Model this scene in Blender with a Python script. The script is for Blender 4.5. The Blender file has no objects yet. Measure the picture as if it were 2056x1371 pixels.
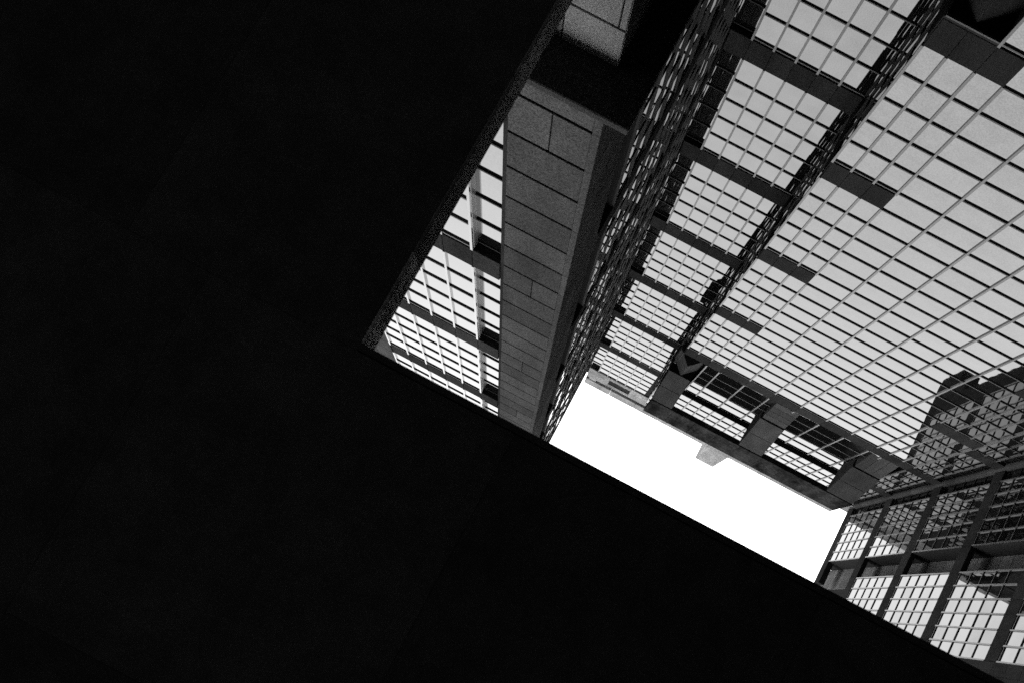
import bpy, math, random
from mathutils import Matrix, Vector

random.seed(11)
scene = bpy.context.scene
COL = scene.collection
CZ = 1.6                      # eye height; every height below is measured from the eye

# ------------------------------------------------------------------ camera
AX = (-0.8849538263590981, -0.4656042982618861, 0.008328424367662693)
AY = (0.4584356061181376, -0.8679078265718582, 0.19124016214804146)
AZ = (-0.08181393680472192, 0.17305675951944213, 0.9815079407366722)
FPX, PPX, PPY = 2619.364, 1210.228, 738.148     # focal length and axis in photo pixels (2056 x 1371)
cam_data = bpy.data.cameras.new('camera')
cam = bpy.data.objects.new('camera', cam_data)
COL.objects.link(cam)
right = Vector((AX[0], AY[0], AZ[0]))
up = -Vector((AX[1], AY[1], AZ[1]))
fwd = Vector((AX[2], AY[2], AZ[2]))
rot = Matrix((right, up, -fwd)).transposed()
cam.matrix_world = Matrix.Translation((0, 0, CZ)) @ rot.to_4x4()
cam_data.sensor_width = 36.0
cam_data.lens = FPX * 36.0 / 2056.0
cam_data.shift_x = (1028.0 - PPX) / 2056.0
cam_data.shift_y = (PPY - 685.5) / 2056.0
cam_data.clip_start = 0.05
cam_data.clip_end = 6000
cam_data.dof.use_dof = True
cam_data.dof.focus_distance = 62.0
cam_data.dof.aperture_fstop = 4.0
scene.camera = cam

# ------------------------------------------------------------------ sky, sun, exposure
SUN_ELEV, SUN_AZ = math.radians(30), math.radians(-30)   # azimuth from +y towards +x
world = bpy.data.worlds.new('World')
scene.world = world
world.use_nodes = True
wn, wl = world.node_tree.nodes, world.node_tree.links
wn.clear()
sky = wn.new('ShaderNodeTexSky')
sky.sky_type = 'NISHITA'
sky.sun_disc = False
sky.sun_elevation = SUN_ELEV
sky.sun_rotation = SUN_AZ
sky.air_density = 1.0
sky.dust_density = 3.0
sky.ozone_density = 1.0
bw = wn.new('ShaderNodeRGBToBW')                 # black and white film
bg = wn.new('ShaderNodeBackground')
bg.inputs['Strength'].default_value = 0.12
out = wn.new('ShaderNodeOutputWorld')
wl.new(sky.outputs[0], bw.inputs[0])
wl.new(bw.outputs[0], bg.inputs['Color'])
wl.new(bg.outputs[0], out.inputs['Surface'])

sun_data = bpy.data.lights.new('sun', 'SUN')
sun_data.energy = 1.0
sun_data.angle = math.radians(12)
sun_data.color = (1.0, 1.0, 1.0)
sun = bpy.data.objects.new('sun', sun_data)
COL.objects.link(sun)
sdir = Vector((math.sin(SUN_AZ) * math.cos(SUN_ELEV), math.cos(SUN_AZ) * math.cos(SUN_ELEV), math.sin(SUN_ELEV)))
sun.rotation_euler = (-sdir).to_track_quat('-Z', 'Y').to_euler()
sun.location = (0, 0, 200)

vs = scene.view_settings
vs.view_transform = 'Standard'
vs.look = 'None'
vs.exposure = 4.0
vs.gamma = 1.0
cy = scene.cycles
cy.max_bounces = 10
cy.glossy_bounces = 8
cy.diffuse_bounces = 4
cy.use_denoising = False
cy.blur_glossy = 0.6
cy.sample_clamp_indirect = 5.0

# ------------------------------------------------------------------ materials
def new_mat(name):
    m = bpy.data.materials.new(name)
    m.use_nodes = True
    nt = m.node_tree
    b = nt.nodes['Principled BSDF']
    return m, nt, b

def grey(v):
    return (v, v, v, 1.0)

def mat_glass(name, lo, hi):
    m, nt, b = new_mat(name)
    b.inputs['Base Color'].default_value = grey(0.004)
    b.inputs['Roughness'].default_value = 0.015
    b.inputs['IOR'].default_value = 2.05
    info = nt.nodes.new('ShaderNodeObjectInfo')
    mp = nt.nodes.new('ShaderNodeMapRange')
    mp.inputs['To Min'].default_value = lo
    mp.inputs['To Max'].default_value = hi
    nt.links.new(info.outputs['Random'], mp.inputs['Value'])
    geo = nt.nodes.new('ShaderNodeNewGeometry')
    nz = nt.nodes.new('ShaderNodeTexNoise')
    nz.inputs['Scale'].default_value = 0.75
    nz.inputs['Detail'].default_value = 1.0
    nt.links.new(geo.outputs['Position'], nz.inputs['Vector'])
    # dust and rain spots on the panes
    dn = nt.nodes.new('ShaderNodeTexNoise')
    dn.inputs['Scale'].default_value = 24.0
    dn.inputs['Detail'].default_value = 2.0
    nt.links.new(geo.outputs['Position'], dn.inputs['Vector'])
    dl = nt.nodes.new('ShaderNodeTexNoise')
    dl.inputs['Scale'].default_value = 0.9
    dl.inputs['Detail'].default_value = 3.0
    nt.links.new(geo.outputs['Position'], dl.inputs['Vector'])
    d1 = nt.nodes.new('ShaderNodeMath'); d1.operation = 'MULTIPLY_ADD'
    d1.inputs[1].default_value = 1.5; d1.inputs[2].default_value = -0.75
    nt.links.new(dn.outputs['Fac'], d1.inputs[0])
    d2 = nt.nodes.new('ShaderNodeMath'); d2.operation = 'MULTIPLY_ADD'
    d2.inputs[1].default_value = 0.5; d2.inputs[2].default_value = -0.25
    nt.links.new(dl.outputs['Fac'], d2.inputs[0])
    d3 = nt.nodes.new('ShaderNodeMath'); d3.operation = 'ADD'
    nt.links.new(d1.outputs[0], d3.inputs[0]); nt.links.new(d2.outputs[0], d3.inputs[1])
    d4 = nt.nodes.new('ShaderNodeMath'); d4.operation = 'ADD'
    nt.links.new(d3.outputs[0], d4.inputs[0]); nt.links.new(mp.outputs[0], d4.inputs[1])
    nt.links.new(d4.outputs[0], b.inputs['IOR'])
    bp = nt.nodes.new('ShaderNodeBump')
    bp.inputs['Strength'].default_value = 1.0
    bp.inputs['Distance'].default_value = 0.0016
    nt.links.new(nz.outputs['Fac'], bp.inputs['Height'])
    nt.links.new(bp.outputs['Normal'], b.inputs['Normal'])
    return m

def mat_stone(name, lo, hi, speck=26.0, rough=0.55, bump=0.15, stain=0.25, contrast=0.12, spec=0.0):
    m, nt, b = new_mat(name)
    geo = nt.nodes.new('ShaderNodeNewGeometry')
    n1 = nt.nodes.new('ShaderNodeTexNoise')
    n1.inputs['Scale'].default_value = speck
    n1.inputs['Detail'].default_value = 3.0
    n1.inputs['Roughness'].default_value = 0.75
    nt.links.new(geo.outputs['Position'], n1.inputs['Vector'])
    r1 = nt.nodes.new('ShaderNodeValToRGB')
    r1.color_ramp.elements[0].position = 0.5 - contrast
    r1.color_ramp.elements[0].color = grey(lo)
    r1.color_ramp.elements[1].position = 0.5 + contrast
    r1.color_ramp.elements[1].color = grey(hi)
    nt.links.new(n1.outputs['Fac'], r1.inputs['Fac'])
    n2 = nt.nodes.new('ShaderNodeTexNoise')
    n2.inputs['Scale'].default_value = 0.55
    n2.inputs['Detail'].default_value = 5.0
    n2.inputs['Roughness'].default_value = 0.65
    sc = nt.nodes.new('ShaderNodeVectorMath'); sc.operation = 'MULTIPLY'
    sc.inputs[1].default_value = (1.6, 1.6, 0.35)          # rain streaks run down
    nt.links.new(geo.outputs['Position'], sc.inputs[0])
    nt.links.new(sc.outputs['Vector'], n2.inputs['Vector'])
    mr = nt.nodes.new('ShaderNodeMapRange')
    mr.inputs['From Min'].default_value = 0.3
    mr.inputs['From Max'].default_value = 0.7
    mr.inputs['To Min'].default_value = 1.0 - stain
    mr.inputs['To Max'].default_value = 1.0 + stain
    nt.links.new(n2.outputs['Fac'], mr.inputs['Value'])
    info = nt.nodes.new('ShaderNodeObjectInfo')
    m2 = nt.nodes.new('ShaderNodeMapRange')
    m2.inputs['To Min'].default_value = 0.82
    m2.inputs['To Max'].default_value = 1.18
    nt.links.new(info.outputs['Random'], m2.inputs['Value'])
    mu = nt.nodes.new('ShaderNodeMath'); mu.operation = 'MULTIPLY'
    nt.links.new(mr.outputs[0], mu.inputs[0]); nt.links.new(m2.outputs[0], mu.inputs[1])
    mx = nt.nodes.new('ShaderNodeVectorMath'); mx.operation = 'SCALE'
    nt.links.new(r1.outputs['Color'], mx.inputs[0]); nt.links.new(mu.outputs[0], mx.inputs['Scale'])
    nt.links.new(mx.outputs['Vector'], b.inputs['Base Color'])
    b.inputs['Roughness'].default_value = rough
    b.inputs['Specular IOR Level'].default_value = spec
    bp = nt.nodes.new('ShaderNodeBump')
    bp.inputs['Strength'].default_value = bump
    bp.inputs['Distance'].default_value = 0.01
    nt.links.new(n1.outputs['Fac'], bp.inputs['Height'])
    nt.links.new(bp.outputs['Normal'], b.inputs['Normal'])
    return m

def mat_metal(name, base, metallic, rough):
    m, nt, b = new_mat(name)
    geo = nt.nodes.new('ShaderNodeNewGeometry')
    n = nt.nodes.new('ShaderNodeTexNoise')
    n.inputs['Scale'].default_value = 1.3
    n.inputs['Detail'].default_value = 4.0
    nt.links.new(geo.outputs['Position'], n.inputs['Vector'])
    mr = nt.nodes.new('ShaderNodeMapRange')
    mr.inputs['To Min'].default_value = base * 0.8
    mr.inputs['To Max'].default_value = base * 1.2
    nt.links.new(n.outputs['Fac'], mr.inputs['Value'])
    cb = nt.nodes.new('ShaderNodeCombineColor')
    for i in range(3):
        nt.links.new(mr.outputs[0], cb.inputs[i])
    nt.links.new(cb.outputs[0], b.inputs['Base Color'])
    b.inputs['Metallic'].default_value = metallic
    b.inputs['Roughness'].default_value = rough
    return m

GLASS = mat_glass('mirror_glass', 2.16, 2.30)
TINTED = mat_glass('uneven_mirror_glass', 1.72, 2.35)
GRANITE = mat_stone('grey_granite', 0.014, 0.058, rough=0.85, speck=34.0)
BEIGE = mat_stone('coarse_granite', 0.06, 0.30, speck=30.0, contrast=0.18)
SPAN = mat_stone('dark_granite', 0.008, 0.030, rough=0.8)
LIGHT = mat_stone('pale_granite', 0.09, 0.23, speck=9.0, stain=0.35)
SLOTST = mat_stone('slot_granite', 0.025, 0.13, rough=0.85, speck=20.0)
PARAPET = mat_stone('stained_granite', 0.008, 0.03, speck=5.0, stain=0.8, contrast=0.16)
ALU = mat_metal('aluminium', 0.04, 0.0, 0.32)
ALU.node_tree.nodes['Principled BSDF'].inputs['IOR'].default_value = 1.42
TRANS = mat_metal('dark_aluminium', 0.05, 0.0, 0.55)
TRANS.node_tree.nodes['Principled BSDF'].inputs['IOR'].default_value = 1.25
BRIGHT = mat_metal('bright_aluminium', 0.07, 0.0, 0.15)
BRIGHT.node_tree.nodes['Principled BSDF'].inputs['IOR'].default_value = 1.85
BRONZE = mat_metal('dark_bronze', 0.016, 0.0, 0.7)
BRONZE.node_tree.nodes['Principled BSDF'].inputs['Specular IOR Level'].default_value = 0.06
RETURN = mat_metal('grey_panel', 0.16, 0.2, 0.45)
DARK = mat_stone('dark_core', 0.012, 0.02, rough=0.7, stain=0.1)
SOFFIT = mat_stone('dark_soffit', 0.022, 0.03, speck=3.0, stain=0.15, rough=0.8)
ROUGH_LIT = mat_stone('lit_rough_fascia_stone', 0.05, 0.34, speck=7.0, contrast=0.2, bump=0.4, stain=0.5)  # first edge stone only: light at the inner corner put into the colour
FASCIA = mat_stone('dark_fascia_stone', 0.05, 0.085, speck=6.0, contrast=0.3, rough=0.9, bump=0.4, stain=0.4)
PAVING = mat_stone('dark_paving', 0.04, 0.07, speck=5.0, rough=0.8)

# ------------------------------------------------------------------ mesh helpers
MESH = {}
CUBE_F = [(0, 3, 2, 1), (4, 5, 6, 7), (0, 1, 5, 4), (1, 2, 6, 5), (2, 3, 7, 6), (3, 0, 4, 7)]

def cube_verts(hx, hy, hz):
    return [(-hx, -hy, -hz), (hx, -hy, -hz), (hx, hy, -hz), (-hx, hy, -hz),
            (-hx, -hy, hz), (hx, -hy, hz), (hx, hy, hz), (-hx, hy, hz)]

def box_mesh(dx, dy, dz, mat, bev):
    key = (round(dx, 3), round(dy, 3), round(dz, 3), mat.name, bev)
    if key in MESH:
        return MESH[key]
    me = bpy.data.meshes.new('box')
    h = (dx / 2, dy / 2, dz / 2)
    if bev <= 0:
        me.from_pydata(cube_verts(*h), [], CUBE_F)
    else:
        # chamfered box: 24 vertices, 6 faces + 12 edge quads + 8 corner triangles
        b = min(bev, min(h) * 0.45)
        V, idx = [], {}
        for sx in (-1, 1):
            for sy in (-1, 1):
                for sz in (-1, 1):
                    for a in range(3):
                        c = [sx * (h[0] - b), sy * (h[1] - b), sz * (h[2] - b)]
                        c[a] = (sx, sy, sz)[a] * h[a]
                        idx[(sx, sy, sz, a)] = len(V)
                        V.append(tuple(c))
        F = []
        for a in range(3):
            o = [i for i in range(3) if i != a]
            for s in (-1, 1):
                q = []
                for p, r in ((-1, -1), (1, -1), (1, 1), (-1, 1)):
                    t = [0, 0, 0]; t[a] = s; t[o[0]] = p; t[o[1]] = r
                    q.append(idx[(t[0], t[1], t[2], a)])
                F.append(tuple(q))
        for a in range(3):                       # edges along axis a
            o = [i for i in range(3) if i != a]
            for p in (-1, 1):
                for r in (-1, 1):
                    q = []
                    for s, ax in ((-1, o[0]), (1, o[0]), (1, o[1]), (-1, o[1])):
                        t = [0, 0, 0]; t[a] = s; t[o[0]] = p; t[o[1]] = r
                        q.append(idx[(t[0], t[1], t[2], ax)])
                    F.append(tuple(q))
        for sx in (-1, 1):
            for sy in (-1, 1):
                for sz in (-1, 1):
                    F.append(tuple(idx[(sx, sy, sz, a)] for a in range(3)))
        me.from_pydata(V, [], F)
        import bmesh
        bm = bmesh.new(); bm.from_mesh(me)
        bmesh.ops.recalc_face_normals(bm, faces=bm.faces)
        bm.to_mesh(me); bm.free()
    me.materials.append(mat)
    me.update()
    MESH[key] = me
    return me

def link(name, me, loc, parent=None, rot=None):
    o = bpy.data.objects.new(name, me)
    COL.objects.link(o)
    o['_b'] = tuple(loc)
    if parent is not None:
        o.parent = parent
        loc = (loc[0] - parent['_b'][0], loc[1] - parent['_b'][1], loc[2] - parent['_b'][2])
    o.location = loc
    if rot:
        o.rotation_euler = rot
    return o

def box(name, x0, x1, y0, y1, z0, z1, mat, parent, bev=0.0, rot=None):
    x0, x1 = min(x0, x1), max(x0, x1); y0, y1 = min(y0, y1), max(y0, y1); z0, z1 = min(z0, z1), max(z0, z1)
    me = box_mesh(x1 - x0, y1 - y0, z1 - z0, mat, bev)
    return link(name, me, ((x0 + x1) / 2, (y0 + y1) / 2, (z0 + z1) / 2 + CZ), parent, rot)

def mesh_obj(name, V, F, mat, parent):
    """V in world coordinates with heights from the eye."""
    me = bpy.data.meshes.new(name)
    b = parent['_b'] if parent is not None else (0, 0, 0)
    me.from_pydata([(v[0] - b[0], v[1] - b[1], v[2] + CZ - b[2]) for v in V], [], F)
    import bmesh
    bm = bmesh.new(); bm.from_mesh(me)
    bmesh.ops.recalc_face_normals(bm, faces=bm.faces)
    bm.to_mesh(me); bm.free()
    me.materials.append(mat)
    o = bpy.data.objects.new(name, me)
    COL.objects.link(o)
    o.parent = parent
    o['_b'] = tuple(b)
    return o

def extrude_profile(name, prof, x0, x1, mat, parent):
    """profile of (y, z) points extruded along x"""
    n = len(prof)
    V = [(x0, p[0], p[1]) for p in prof] + [(x1, p[0], p[1]) for p in prof]
    F = [tuple(range(n)), tuple(range(2 * n - 1, n - 1, -1))]
    F += [(i, (i + 1) % n, n + (i + 1) % n, n + i) for i in range(n)]
    return mesh_obj(name, V, F, mat, parent)

def prism(name, poly, z0, z1, mat, parent):
    n = len(poly)
    V = [(p[0], p[1], z0) for p in poly] + [(p[0], p[1], z1) for p in poly]
    F = [tuple(range(n - 1, -1, -1)), tuple(range(n, 2 * n))]
    F += [(i, (i + 1) % n, n + (i + 1) % n, n + i) for i in range(n)]
    return mesh_obj(name, V, F, mat, parent)

def thing(name, label, cat, base):
    o = bpy.data.objects.new(name, None)
    o.empty_display_size = 1.0
    COL.objects.link(o)
    o.location = base
    o['label'] = label
    o['category'] = cat
    o['_b'] = base
    return o

def project(x, y, z):
    d = [AX[i] * x + AY[i] * y + AZ[i] * z for i in range(3)]
    if d[2] <= 0.01:
        return None
    return PPX + FPX * d[0] / d[2], PPY + FPX * d[1] / d[2]

def shown_area(quad):
    p = [project(*q) for q in quad]
    if any(q is None for q in p):
        return 0.0
    cx = sum(q[0] for q in p) / 4; cyy = sum(q[1] for q in p) / 4
    if not (-10 < cx < 2066 and -10 < cyy < 1381):
        return 0.0
    a = 0.0
    for i in range(4):
        j = (i + 1) % 4
        a += p[i][0] * p[j][1] - p[j][0] * p[i][1]
    a = abs(a) / 2
    # hidden by the canopy
    H = 9.0
    z = sum(q[2] for q in quad) / 4
    x = sum(q[0] for q in quad) / 4 * H / max(z, 1e-3)
    y = sum(q[1] for q in quad) / 4 * H / max(z, 1e-3)
    if x > 1.6 or y < 1.1:
        a *= 0.001
    return a

class Facade:
    """A flat wall of glass. u runs along the wall, d outward from it, z up."""
    def __init__(self, root, kind, plane):
        self.root, self.kind, self.plane = root, kind, plane
        self.panes = root.setdefault_panes if False else PANES.setdefault(root.name, [])
    def ext(self, u0, u1, d0, d1):
        if self.kind == '-y':
            return u0, u1, self.plane - d1, self.plane - d0
        if self.kind == '+x':
            return self.plane + d0, self.plane + d1, u0, u1
        return self.plane - d1, self.plane - d0, u0, u1
    def box(self, name, u0, u1, d0, d1, z0, z1, mat, bev=0.0):
        u0, u1 = min(u0, u1), max(u0, u1)
        return box(name, *self.ext(u0, u1, d0, d1), z0, z1, mat, self.root, bev)
    def pane(self, u0, u1, z0, z1, d=0.0, wobble=0.1):
        u0, u1 = min(u0, u1), max(u0, u1)
        e = self.ext(u0 + 0.004, u1 - 0.004, d - 0.035, d - 0.015)
        if self.kind == '-y':
            quad = [(e[0], e[2], z0), (e[1], e[2], z0), (e[1], e[2], z1), (e[0], e[2], z1)]
        else:
            x = e[1] if self.kind == '+x' else e[0]
            quad = [(x, e[2], z0), (x, e[3], z0), (x, e[3], z1), (x, e[2], z1)]
        w = math.radians(wobble)
        a, b = random.gauss(0, w), random.gauss(0, w)
        rot = (a, 0, b) if self.kind == '-y' else (0, a, b)
        self.panes.append((shown_area(quad), e, z0 + 0.004, z1 - 0.004, rot))

PANES = {}

def flush_panes(root, limit=300, mat=None):
    mat = mat or GLASS
    L = sorted(PANES[root.name], key=lambda p: -p[0])
    for a, e, z0, z1, rot in L[:limit]:
        box('pane', *e, z0, z1, mat, root, 0.0, rot)
    rest = L[limit:]
    if not rest:
        return
    V, F = [], []
    from mathutils import Euler
    for a, e, z0, z1, rot in rest:
        c = Vector(((e[0] + e[1]) / 2, (e[2] + e[3]) / 2, (z0 + z1) / 2))
        R = Euler(rot).to_matrix()
        n = len(V)
        for v in cube_verts((e[1] - e[0]) / 2, (e[3] - e[2]) / 2, (z1 - z0) / 2):
            V.append(tuple(c + R @ Vector(v)))
        F += [tuple(i + n for i in f) for f in CUBE_F]
    o = mesh_obj('pane_field', V, F, mat, root)
    o['kind'] = 'stuff'

PITCH = 2.0575
REC = 0.22                   # depth of the set-back bays
MW, MD = 0.09, 0.055        # mullion width and projection
TH, TD = 0.085, 0.041         # transom height and projection

def rows(z_ref, z0, z1):
    """module lines between z0 and z1; index k counted from z_ref (k % 6 == 0 starts a spandrel)"""
    k = math.ceil((z0 - z_ref) / PITCH - 1e-6)
    res = []
    while z_ref + k * PITCH <= z1 + 1e-6:
        res.append((k, z_ref + k * PITCH))
        k += 1
    return res

def grid(fc, us, z_ref, z0, z1, spandrel=lambda i, k: True, recess=(), spans_to=None, skip=lambda i, k: False,
         mull_skip=(), wobble=0.1, mw=MW, md=MD, mm=None, td=None, tm=None):
    td = TD if td is None else td
    """bays between successive us; recess = set of bay numbers set back half a metre"""
    R = rows(z_ref, z0, z1)
    nb = len(us) - 1
    for (k, z) in R[:-1]:
        for i in range(nb):
            u0, u1 = us[i], us[i + 1]
            if skip(i, k):
                continue
            if k % 6 == 0 and spandrel(i, k):
                lo = -REC if i in recess else -0.12
                fc.box('spandrel_panel', min(u0, u1) + 0.006, max(u0, u1) - 0.006, lo, 0.035, z + 0.22, z + PITCH - 0.03, SPAN, 0.012)
                d = -REC if i in recess else 0.0
                fc.pane(u0, u1, z, z + 0.2, d, wobble)
            else:
                d = -REC if i in recess else 0.0
                fc.pane(u0, u1, z, z + PITCH, d, wobble)
    # transoms: one bar per run of bays and per module line
    for (k, z) in R:
        i = 0
        while i < nb:
            if skip(i, k) or (k % 6 == 1 and spandrel(i, k - 1)):
                i += 1
                continue
            j = i
            while j + 1 < nb and not skip(j + 1, k) and ((j + 1) in recess) == (i in recess) and not (k % 6 == 1 and spandrel(j + 1, k - 1)):
                j += 1
            d = -REC if i in recess else 0.0
            fc.box('transom', us[i], us[j + 1], d - 0.03, d + td, z - TH / 2, z + TH / 2, BRONZE if i in recess else (tm or TRANS))
            i = j + 1
    # mullions: continuous bars, broken at the spandrels
    for n, u in enumerate(us):
        if n in mull_skip:
            continue
        seg0 = None
        left, rightb = max(n - 1, 0), min(n, nb - 1)
        for (k, z) in R[:-1]:
            blocked = (skip(left, k) and skip(rightb, k))
            sp = k % 6 == 0 and (spandrel(left, k) or spandrel(rightb, k)) and not blocked
            if seg0 is None and not blocked and not sp:
                seg0 = z if k % 6 != 1 else z - 0.03
            if seg0 is not None and (blocked or sp):
                fc.box('mullion', u - mw / 2, u + mw / 2, -0.03, md, seg0, z + (0.2 if sp else 0), mm or ALU)
                seg0 = None
        if seg0 is not None:
            fc.box('mullion', u - mw / 2, u + mw / 2, -0.03, md, seg0, R[-1][1], mm or ALU)

# ================================================================== the setting
g = bpy.data.meshes.new('ground')
g.from_pydata([(-2500, -2500, 0), (2500, -2500, 0), (2500, 2500, 0), (-2500, 2500, 0)], [], [(0, 1, 2, 3)])
g.materials.append(PAVING)
ground = bpy.data.objects.new('ground', g)
COL.objects.link(ground)
ground['kind'] = 'structure'

# ================================================================== front glass tower (projecting bay)
Y2 = 20.0
ZR = 45.75
F0 = thing('glass_bay_tower', 'wide projecting glass tower of broad mirror panes with bracketed granite cornice', 'building', (-11.95, 21.4, 0))
XL, XR = -3.62, -20.29
us2 = [XL, -4.41, -5.36, -6.31, -8.18, -10.05, -11.92, -13.80, -15.67, -17.54, -18.49, -19.45, XR]
fc2 = Facade(F0, '-y', Y2)
Z_TOP2 = ZR + 30 * PITCH     # 107.5
def side_bay(i): return i < 3 or i > 8
def void2(i, k):
    z = ZR + k * PITCH
    if z < 33.3 and i < 2: return True
    if 84.5 < z < 94.5 and (i < 2 or i > 9): return True
    return False
grid(fc2, us2, ZR, ZR - 16 * PITCH, ZR + 24 * PITCH, spandrel=lambda i, k: (side_bay(i) or k >= 18), skip=void2, wobble=0.06)
# top storeys have narrow bays throughout
us2n = [XL, -4.41, -5.36, -6.31] + [-6.31 - 0.9358 * n for n in range(1, 13)] + [-18.49, -19.45, XR]
grid(fc2, us2n, ZR, ZR + 24 * PITCH, Z_TOP2, wobble=0.06)
# returns of the projecting bay
fc2l = Facade(F0, '+x', XL)
grid(fc2l, [20.06, 21.02, 21.98, 22.9], ZR, ZR - 6 * PITCH, Z_TOP2, wobble=0.5, md=0.04, td=0.008, mm=BRONZE, tm=BRONZE)
fc2r = Facade(F0, '-x', XR)
grid(fc2r, [20.06, 21.02, 21.98, 22.9], ZR, ZR - 12 * PITCH, Z_TOP2, wobble=0.2, md=0.04, td=0.01, mm=BRONZE, tm=BRONZE)
# body
box('wall', -5.42, XR + 0.06, 20.08, 22.85, -CZ, 33.4, DARK, F0)
box('wall', XL - 0.06, XR + 0.06, 20.08, 22.85, 33.62, 85.1, DARK, F0)
box('wall', XL - 1.75, XR + 1.85, 20.08, 22.85, 85.1, 95.2, DARK, F0)
box('wall', XL - 0.06, XR + 0.06, 20.95, 22.84, 85.12, 95.2, DARK, F0)
box('wall', XL - 0.06, XR + 0.06, 20.08, 22.85, 95.2, Z_TOP2 + 0.1, DARK, F0)
box('soffit', XL + 0.02, -5.40, 19.99, 22.85, 33.5, 33.62, SOFFIT, F0)
# square columns turned on edge in the open corner
def prow(cx, y_apex, half, z0, z1, name='corner_column', courses=1.03):
    z = z0
    while z < z1 - 0.05:
        zt = min(z + courses, z1)
        prism('stone_course', [(cx, y_apex), (cx + half, y_apex + half), (cx, y_apex + 2 * half), (cx - half, y_apex + half)], z + 0.012, zt - 0.012, SPAN, F0)
        z += courses
prow(-4.47, 20.17, 0.95, -CZ, 33.5, courses=4.0)
flush = []

# cornice: sloping brackets carrying a long stained beam clear of the wall
def bracket(x0, x1, corner=False):
    BR = extrude_profile('bracket', [(19.48, 89.05), (18.05, 93.76), (18.5, 93.76), (20.04, 92.4), (20.04, 89.05)], x0 + 0.03, x1 - 0.03, SPAN, F0)
    if x0 < -15:
        for n in range(3):
            w = (x0 - x1 - 0.12) / 3
            extrude_profile('corbel_stone', [(20.04, 85.1), (19.45, 88.7), (20.04, 88.9)], x0 - 0.06 - n * w, x0 - 0.03 - (n + 1) * w, GRANITE, BR)
    elif not corner:
        for n in range(4):
            za, zb = 85.1 + n * 0.9, 85.1 + (n + 1) * 0.9 - 0.05
            ya, yb = 20.0 - 0.1375 * n, 20.0 - 0.1375 * (n + 0.95)
            extrude_profile('corbel_stone', [(20.3, za), (ya, za), (yb, zb), (20.3, zb)], x0 - 0.06, x1 + 0.06, GRANITE, BR)
    for (ya, za), (yb, zb) in (((19.40, 89.0), (18.66, 91.33)), ((18.64, 91.38), (17.94, 93.72))):
        extrude_profile('bracket_panel', [(ya, za), (yb, zb), (yb + 0.10, zb + 0.02), (ya + 0.10, za + 0.02)], x0, x1, GRANITE, BR)
for x0, x1 in ((-3.42, -5.05), (-10.6, -12.45), (-17.85, -19.95)):
    bracket(max(x0, x1), min(x0, x1), x0 > -5)
# corbel joints under the two inner brackets, and the edge-on corner corbels
cx = -4.26
for n in range(3):
    z0 = 85.2 + n * 1.15
    prism('stone_course', [(cx, 19.38), (cx + 0.9, 20.28), (cx + 0.9, 20.9), (cx - 0.9, 20.9), (cx - 0.9, 20.28)], z0, z0 + 1.13, GRANITE, F0)
BEAM = box('cornice_beam', -3.48, -20.01, 17.95, 18.27, 94.05, 99.35, DARK, F0)
bx = -3.44
nbeam = 9
wb = (20.05 - 3.44) / nbeam
for n in range(nbeam):
    box('cornice_block', bx - n * wb - 0.008, bx - (n + 1) * wb + 0.008, 17.9, 18.3, 94.0, 99.4, PARAPET, BEAM, 0.02)
flush_panes(F0)

# ================================================================== rear glass tower
Y1 = 22.94
ZR1 = 45.92
B0 = thing('rear_glass_tower', 'tall narrow-paned glass tower set back behind the bracketed bay, pale stone top', 'building', (-12, 26, 0))
fc1 = Facade(B0, '-y', Y1)
us1 = [2.11, 1.193] + [1.193 - 0.936 * n for n in range(1, 6)]
us1 = us1[:-1] + [-3.60]
grid(fc1, us1, ZR1, ZR1 - 8 * PITCH, ZR1 + 36 * PITCH, recess=(0,), mull_skip=(0, 6), wobble=0.07)
us1r = [-20.30, -20.55, -21.48, -22.42, -23.35, -24.19, -25.03, -25.88]
grid(fc1, us1r, ZR1, ZR1 - 8 * PITCH, ZR1 + 36 * PITCH, recess=(6,), mull_skip=(0, 7), wobble=0.12)
ZT1 = ZR1 + 36 * PITCH
box('wall', 1.16, -25.0, 23.0, 34, -CZ, 124.6, DARK, B0)
box('wall', 6.0, 1.16, 23.2, 34, -CZ, 124.6, DARK, B0)
box('wall', -25.0, -27.0, 23.2, 34, -CZ, 121, DARK, B0)
for (zz0, zz1) in [(ZR1 + k * PITCH + PITCH, ZR1 + (k + 6) * PITCH + 0.2) for k in range(-6, 36, 6)]:
    box('return_panel', 1.185, 1.14, 22.97, 23.16, zz0, zz1, RETURN, B0)
# pale stone top band with louvre slot, open coping and chimney block
x = 2.1
for n in range(13):
    xa, xb = x - n * 2.2, x - (n + 1) * 2.2
    if n == 1:
        box('stone_panel', xa - 0.01, xb + 0.01, 22.86, 23.0, ZT1 + 0.1, ZT1 + 1.2, LIGHT, B0, 0.015)
        box('louvre', xa - 0.01, xb + 0.01, 22.95, 23.0, ZT1 + 1.22, ZT1 + 3.25, DARK, B0)
        box('stone_panel', xa - 0.01, xb + 0.01, 22.86, 23.0, ZT1 + 3.27, ZT1 + 4.4, LIGHT, B0, 0.015)
        continue
    for q in range(2):
        box('stone_panel', xa - 0.01, xb + 0.01, 22.86, 23.0, ZT1 + 0.1 + q * 2.17, ZT1 + 2.25 + q * 2.17, LIGHT, B0, 0.015)
for n in range(10):
    box('coping_block', 2.2 - n * 2.9 - 0.01, 2.2 - (n + 1) * 2.9 + 0.01, 23.9, 24.6, 131.5, 134.3, LIGHT, B0, 0.03)
for xx in (1.9, -6.5, -15.0, -24.0):
    box('coping_post', xx, xx - 0.8, 24.0, 24.5, 124.55, 131.6, LIGHT, B0, 0.02)
box('chimney', -12.6, -14.85, 23.95, 26.2, 134.31, 144.4, LIGHT, B0, 0.05)
flush_panes(B0)

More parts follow.
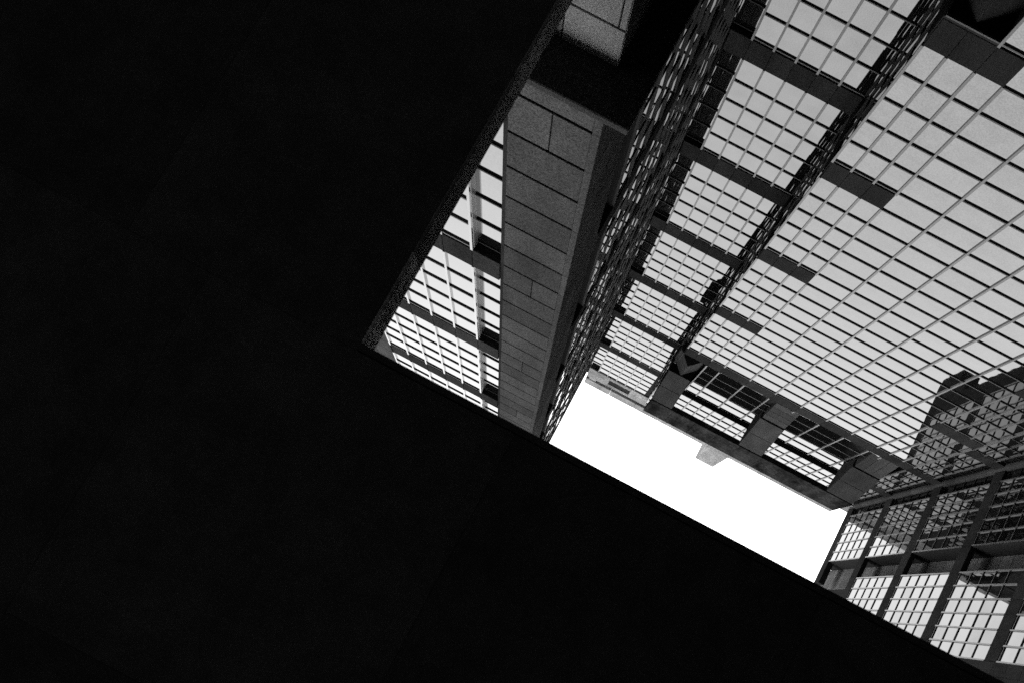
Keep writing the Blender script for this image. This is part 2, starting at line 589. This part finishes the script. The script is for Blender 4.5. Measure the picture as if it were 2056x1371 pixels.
# ================================================================== side wing (right in the picture)
XRW = -25.9
ZRR = 45.98
R0 = thing('side_glass_wing', 'dark side wing with mirror panes, granite slot and heavy spandrel bands', 'building', (-30, 14, 0))
fr = Facade(R0, '+x', XRW)
ya = [17.2 + 0.9375 * n for n in range(6)] + [22.92]
grid(fr, ya, ZRR, ZRR - 6 * PITCH, ZRR + 36 * PITCH, recess=(5,), mull_skip=(6,), wobble=0.13)
yb = [9.56 + 0.9475 * n for n in range(7)]
grid(fr, yb, ZRR, ZRR - 6 * PITCH, ZRR + 30 * PITCH, wobble=0.13)
box('wall', -25.96, -34, 17.16, 21.84, -CZ, 121.6, DARK, R0)
box('wall', -26.16, -34, 21.84, 23.18, -CZ, 121.6, DARK, R0)
ENDW = box('end_wall', -25.96, -34, 7.95, 15.28, -CZ, 109.6, DARK, R0)
SLOT = box('slot_wall', -27.46, -34, 15.1, 17.16, -CZ, 129, DARK, R0)
box('wall', -26.6, -34, 17.165, 17.6, 121.62, 124.5, DARK, R0)
box('unseen_shade_block', -25.98, -40, -40, 5.3, -CZ, 70, SPAN, R0)  # unseen mass added to keep sky light off the pillar side
# spandrels across the slot, top bands, slot stone
for k in range(0, 42, 6):
    z = ZRR + k * PITCH
    if k >= 36:
        break
    box('slot_band', -26.25, XRW + 0.035, 15.26, 17.18, z + 0.22, z + PITCH - 0.03, SPAN, R0, 0.012)
zt = ZRR + 36 * PITCH
for n in range(4):
    y0 = 15.0 + n * 1.98
    box('parapet_panel', -26.4, XRW + 0.05, y0 + 0.008, y0 + 1.972, zt + 0.05, zt + 1.9, SPAN, R0, 0.015)
for n in range(5):
    y0 = 5.35 + n * 2.0
    z0r = ZRR + 30 * PITCH
    hb = 2.0
    box('parapet_panel', -26.6, XRW + 0.05, y0 + 0.008, y0 + 1.992, z0r + 0.2, z0r + hb, SPAN, R0, 0.015)
for n in range(2):
    box('cornice_block', -27.4, XRW + 0.05, 5.35 + n * 1.3, 5.35 + (n + 1) * 1.3 - 0.02, ZRR + (28.4 - n * 1.2) * PITCH, ZRR + 30 * PITCH + 0.18, SPAN, R0, 0.02)
z = 30.0
while z < 127:
    box('stone_course', -27.46, -27.38, 15.12, 17.14, z + 0.035, z + PITCH - 0.035, SLOTST, SLOT, 0.01)
    z += PITCH
z = 30.0
while z < 109:
    for n in range(2):
        box('stone_panel', XRW - 0.06, XRW + 0.02, 7.92 + n * 0.81, 7.92 + (n + 1) * 0.81 - 0.012, z + 0.012, min(z + PITCH - 0.012, 109.4), SPAN, ENDW, 0.012)
    z += PITCH
# rounded post in the inner corner
z = 33.0
P = [(-26.36 + 0.40 + 0.26 * math.cos(a), 23.0 - 0.02 + 0.26 * math.sin(a)) for a in [i * math.pi / 6 for i in range(12)]]
while z < 120:
    prism('corner_post', P, z + 0.01, z + PITCH - 0.01, GRANITE, R0)
    z += PITCH
flush_panes(R0, mat=TINTED)

# ================================================================== pillar tower (left)
YL = 7.868
XS = 2.11
ZL = 46.5 - 0.22
L0 = thing('granite_pillar_tower', 'tower with a grey jointed granite corner pillar and projecting stone collar', 'building', (7, 15, 0))
fl = Facade(L0, '-y', YL)
ul = [4.03, 4.88] + [4.88 + 0.93 * n for n in range(1, 6)]
Z_TOPL = 116.0
grid(fl, ul, ZL, ZL - 12 * PITCH, ZL + 18 * PITCH, recess=(0,), mull_skip=(0,), wobble=0.06, mm=BRIGHT, mw=0.075, td=0.028)
fs = Facade(L0, '-x', XS)
usd = [9.86, 10.78] + [10.78 + 0.936 * n for n in range(1, 13)] + [22.93]
grid(fs, usd, ZL, ZL - 12 * PITCH, ZL + 33 * PITCH, recess=(0,), mull_skip=(0, len(usd) - 1), wobble=0.5, md=0.032, td=0.006, mm=BRONZE, tm=BRONZE)
for k in range(-12, 18, 6):
    z0, z1 = ZL + (k + 1) * PITCH, ZL + (k + 6) * PITCH
    box('return_panel', 4.83, 4.90, YL + 0.03, YL + 0.235, z0, z1 + 0.2, RETURN, L0)
for k in range(-12, 33, 6):
    z0, z1 = ZL + (k + 1) * PITCH, ZL + (k + 6) * PITCH
    box('return_panel', XS + 0.03, XS + 0.235, 10.73, 10.80, z0, z1 + 0.2, DARK, L0)
box('wall', 2.4, 12, 8.16, 22.9, 19.6, Z_TOPL, DARK, L0)
box('wall', XS + 0.05, 2.4, 10.82, 22.9, 19.6, Z_TOPL, DARK, L0)
box('wall', 4.92, 12, YL + 0.05, 8.16, 19.6, Z_TOPL, DARK, L0)
PILLAR = box('corner_pillar', XS + 0.08, 4.0, YL + 0.08, 9.82, 19.6, Z_TOPL, DARK, L0)
box('parapet_panel', XS - 0.02, 2.6, 10.8, 22.85, Z_TOPL - 0.6, Z_TOPL + 0.5, SPAN, L0, 0.03)
# corner pillar: full width courses, split in two at every spandrel level, thin quoins at the edges
k = -13
while True:
    z0 = ZL + 0.22 + k * PITCH
    z1 = z0 + PITCH
    if z0 > 84:
        break
    if z1 > 19.6:
        z0c = max(z0, 19.62)
        gz = 0.07
        if k % 6 == 0:
            xm = 3.05
            box('granite_panel', XS + 0.16, xm - 0.012, YL, YL + 0.12, z0c + gz, z1 - gz, GRANITE, PILLAR, 0.008)
            box('granite_panel', xm + 0.012, 3.93, YL, YL + 0.12, z0c + gz, z1 - gz, GRANITE, PILLAR, 0.008)
        else:
            box('granite_panel', XS + 0.16, 3.93, YL, YL + 0.12, z0c + gz, z1 - gz, GRANITE, PILLAR, 0.008)
        box('quoin', XS, XS + 0.157, YL - 0.004, YL + 0.30, z0c + 0.007, z1 - 0.007, GRANITE, PILLAR, 0.008)
        for (a, b) in ((YL + 0.31, 8.85), (8.86, 9.82)):
            box('granite_panel', XS + 0.003, XS + 0.12, a, b, z0c + 0.03, z1 - 0.03, GRANITE, PILLAR, 0.006)
    k += 1
box('pillar_edge', 3.935, 4.03, YL + 0.02, YL + 0.26, 19.6, 84, SPAN, PILLAR)
box('pillar_edge', XS + 0.02, XS + 0.26, 9.825, 9.86, 19.6, 84, SPAN, PILLAR)
# second pillar at the far end of the glass
ENDP = box('end_pillar', 9.66, 11.58, YL + 0.11, 8.1, 19.6, 90, DARK, L0)
for k in range(-6, 18):
    z0 = ZL + 0.22 + k * PITCH
    for n in range(2):
        box('granite_panel', 9.62 + n * 1.0, 9.62 + (n + 1) * 1.0 - 0.02, YL - 0.02, YL + 0.1, z0 + 0.02, z0 + PITCH - 0.02, GRANITE, ENDP, 0.01)
# projecting collar and lower shaft
CX, CYY = XS - 0.573, YL - 0.573
n = 0
for x0 in [CX + 2.0 * i for i in range(5)]:
    box('collar_stone', x0 + (0.006 if n else 0), x0 + 1.994, CYY, 8.4, 19.36, 19.6, GRANITE, L0, 0.02)
    n += 1
for i in range(7):
    y0 = 8.402 + i * 2.05
    box('collar_stone', CX, 2.5, y0 + 0.006, y0 + 2.044, 19.36, 19.6, GRANITE, L0, 0.02)
SHAFT = box('lower_shaft', 2.29, 12, 8.22, 22.9, -CZ, 19.34, DARK, L0)
z = 18.04
rowz = [(18.06, 19.33)] + [(18.02 - 2.4 * (i + 1), 18.02 - 2.4 * i - 0.03) for i in range(8)]
for i, (z0, z1) in enumerate(rowz):
    if i == 0:
        xs = [(2.17, 3.15), (3.175, 5.2), (5.225, 7.2)]
    else:
        xs = [(2.17, 2.27), (2.295, 3.15), (3.175, 5.2), (5.225, 7.2)]
    for (a, b) in xs:
        box('shaft_panel', a, b, 8.13, 8.24, z0, z1, BEIGE, SHAFT, 0.008)
    for j in range(7):
        box('shaft_panel', 2.172, 2.27, 8.25 + j * 2.05, 8.25 + (j + 1) * 2.05 - 0.02, z0, z1, SPAN, SHAFT, 0.008)
flush_panes(L0)

# ================================================================== near canopy over the camera
H = 9.0
C0 = thing('overhead_building', 'black underside of the building overhead with a rough stone edge, filling left and bottom', 'building', (6, -3, 0))
AXE, BYE = 0.1795 * H, 0.1235 * H
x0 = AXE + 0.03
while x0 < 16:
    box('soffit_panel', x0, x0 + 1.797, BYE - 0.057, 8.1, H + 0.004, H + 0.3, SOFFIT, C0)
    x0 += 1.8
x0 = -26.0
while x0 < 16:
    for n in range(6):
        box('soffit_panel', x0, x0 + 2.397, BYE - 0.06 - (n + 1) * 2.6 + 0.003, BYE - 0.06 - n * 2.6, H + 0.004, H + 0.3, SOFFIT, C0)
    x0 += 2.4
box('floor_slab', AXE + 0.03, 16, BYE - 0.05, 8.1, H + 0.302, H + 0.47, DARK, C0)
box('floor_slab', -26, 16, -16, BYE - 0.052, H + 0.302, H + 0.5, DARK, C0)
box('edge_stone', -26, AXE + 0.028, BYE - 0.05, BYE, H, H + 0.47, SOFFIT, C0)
y0 = BYE + 0.002
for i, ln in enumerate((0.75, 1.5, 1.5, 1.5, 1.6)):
    box('edge_stone', AXE, AXE + 0.028, y0, y0 + ln - 0.006, H, H + 0.47, ROUGH_LIT if i == 0 else FASCIA, C0, 0.01)
    y0 += ln
# unseen storeys over the camera, added to block low sky light
for n in range(3):
    box('shade_storey', -25.5, 15.5, -15.5, BYE - 0.12, H + 0.51 + n * 3.9, H + 0.5 + (n + 1) * 3.9, SPAN, C0, 0.05)
for o in list(bpy.data.objects):
    if '_b' in o:
        del o['_b']
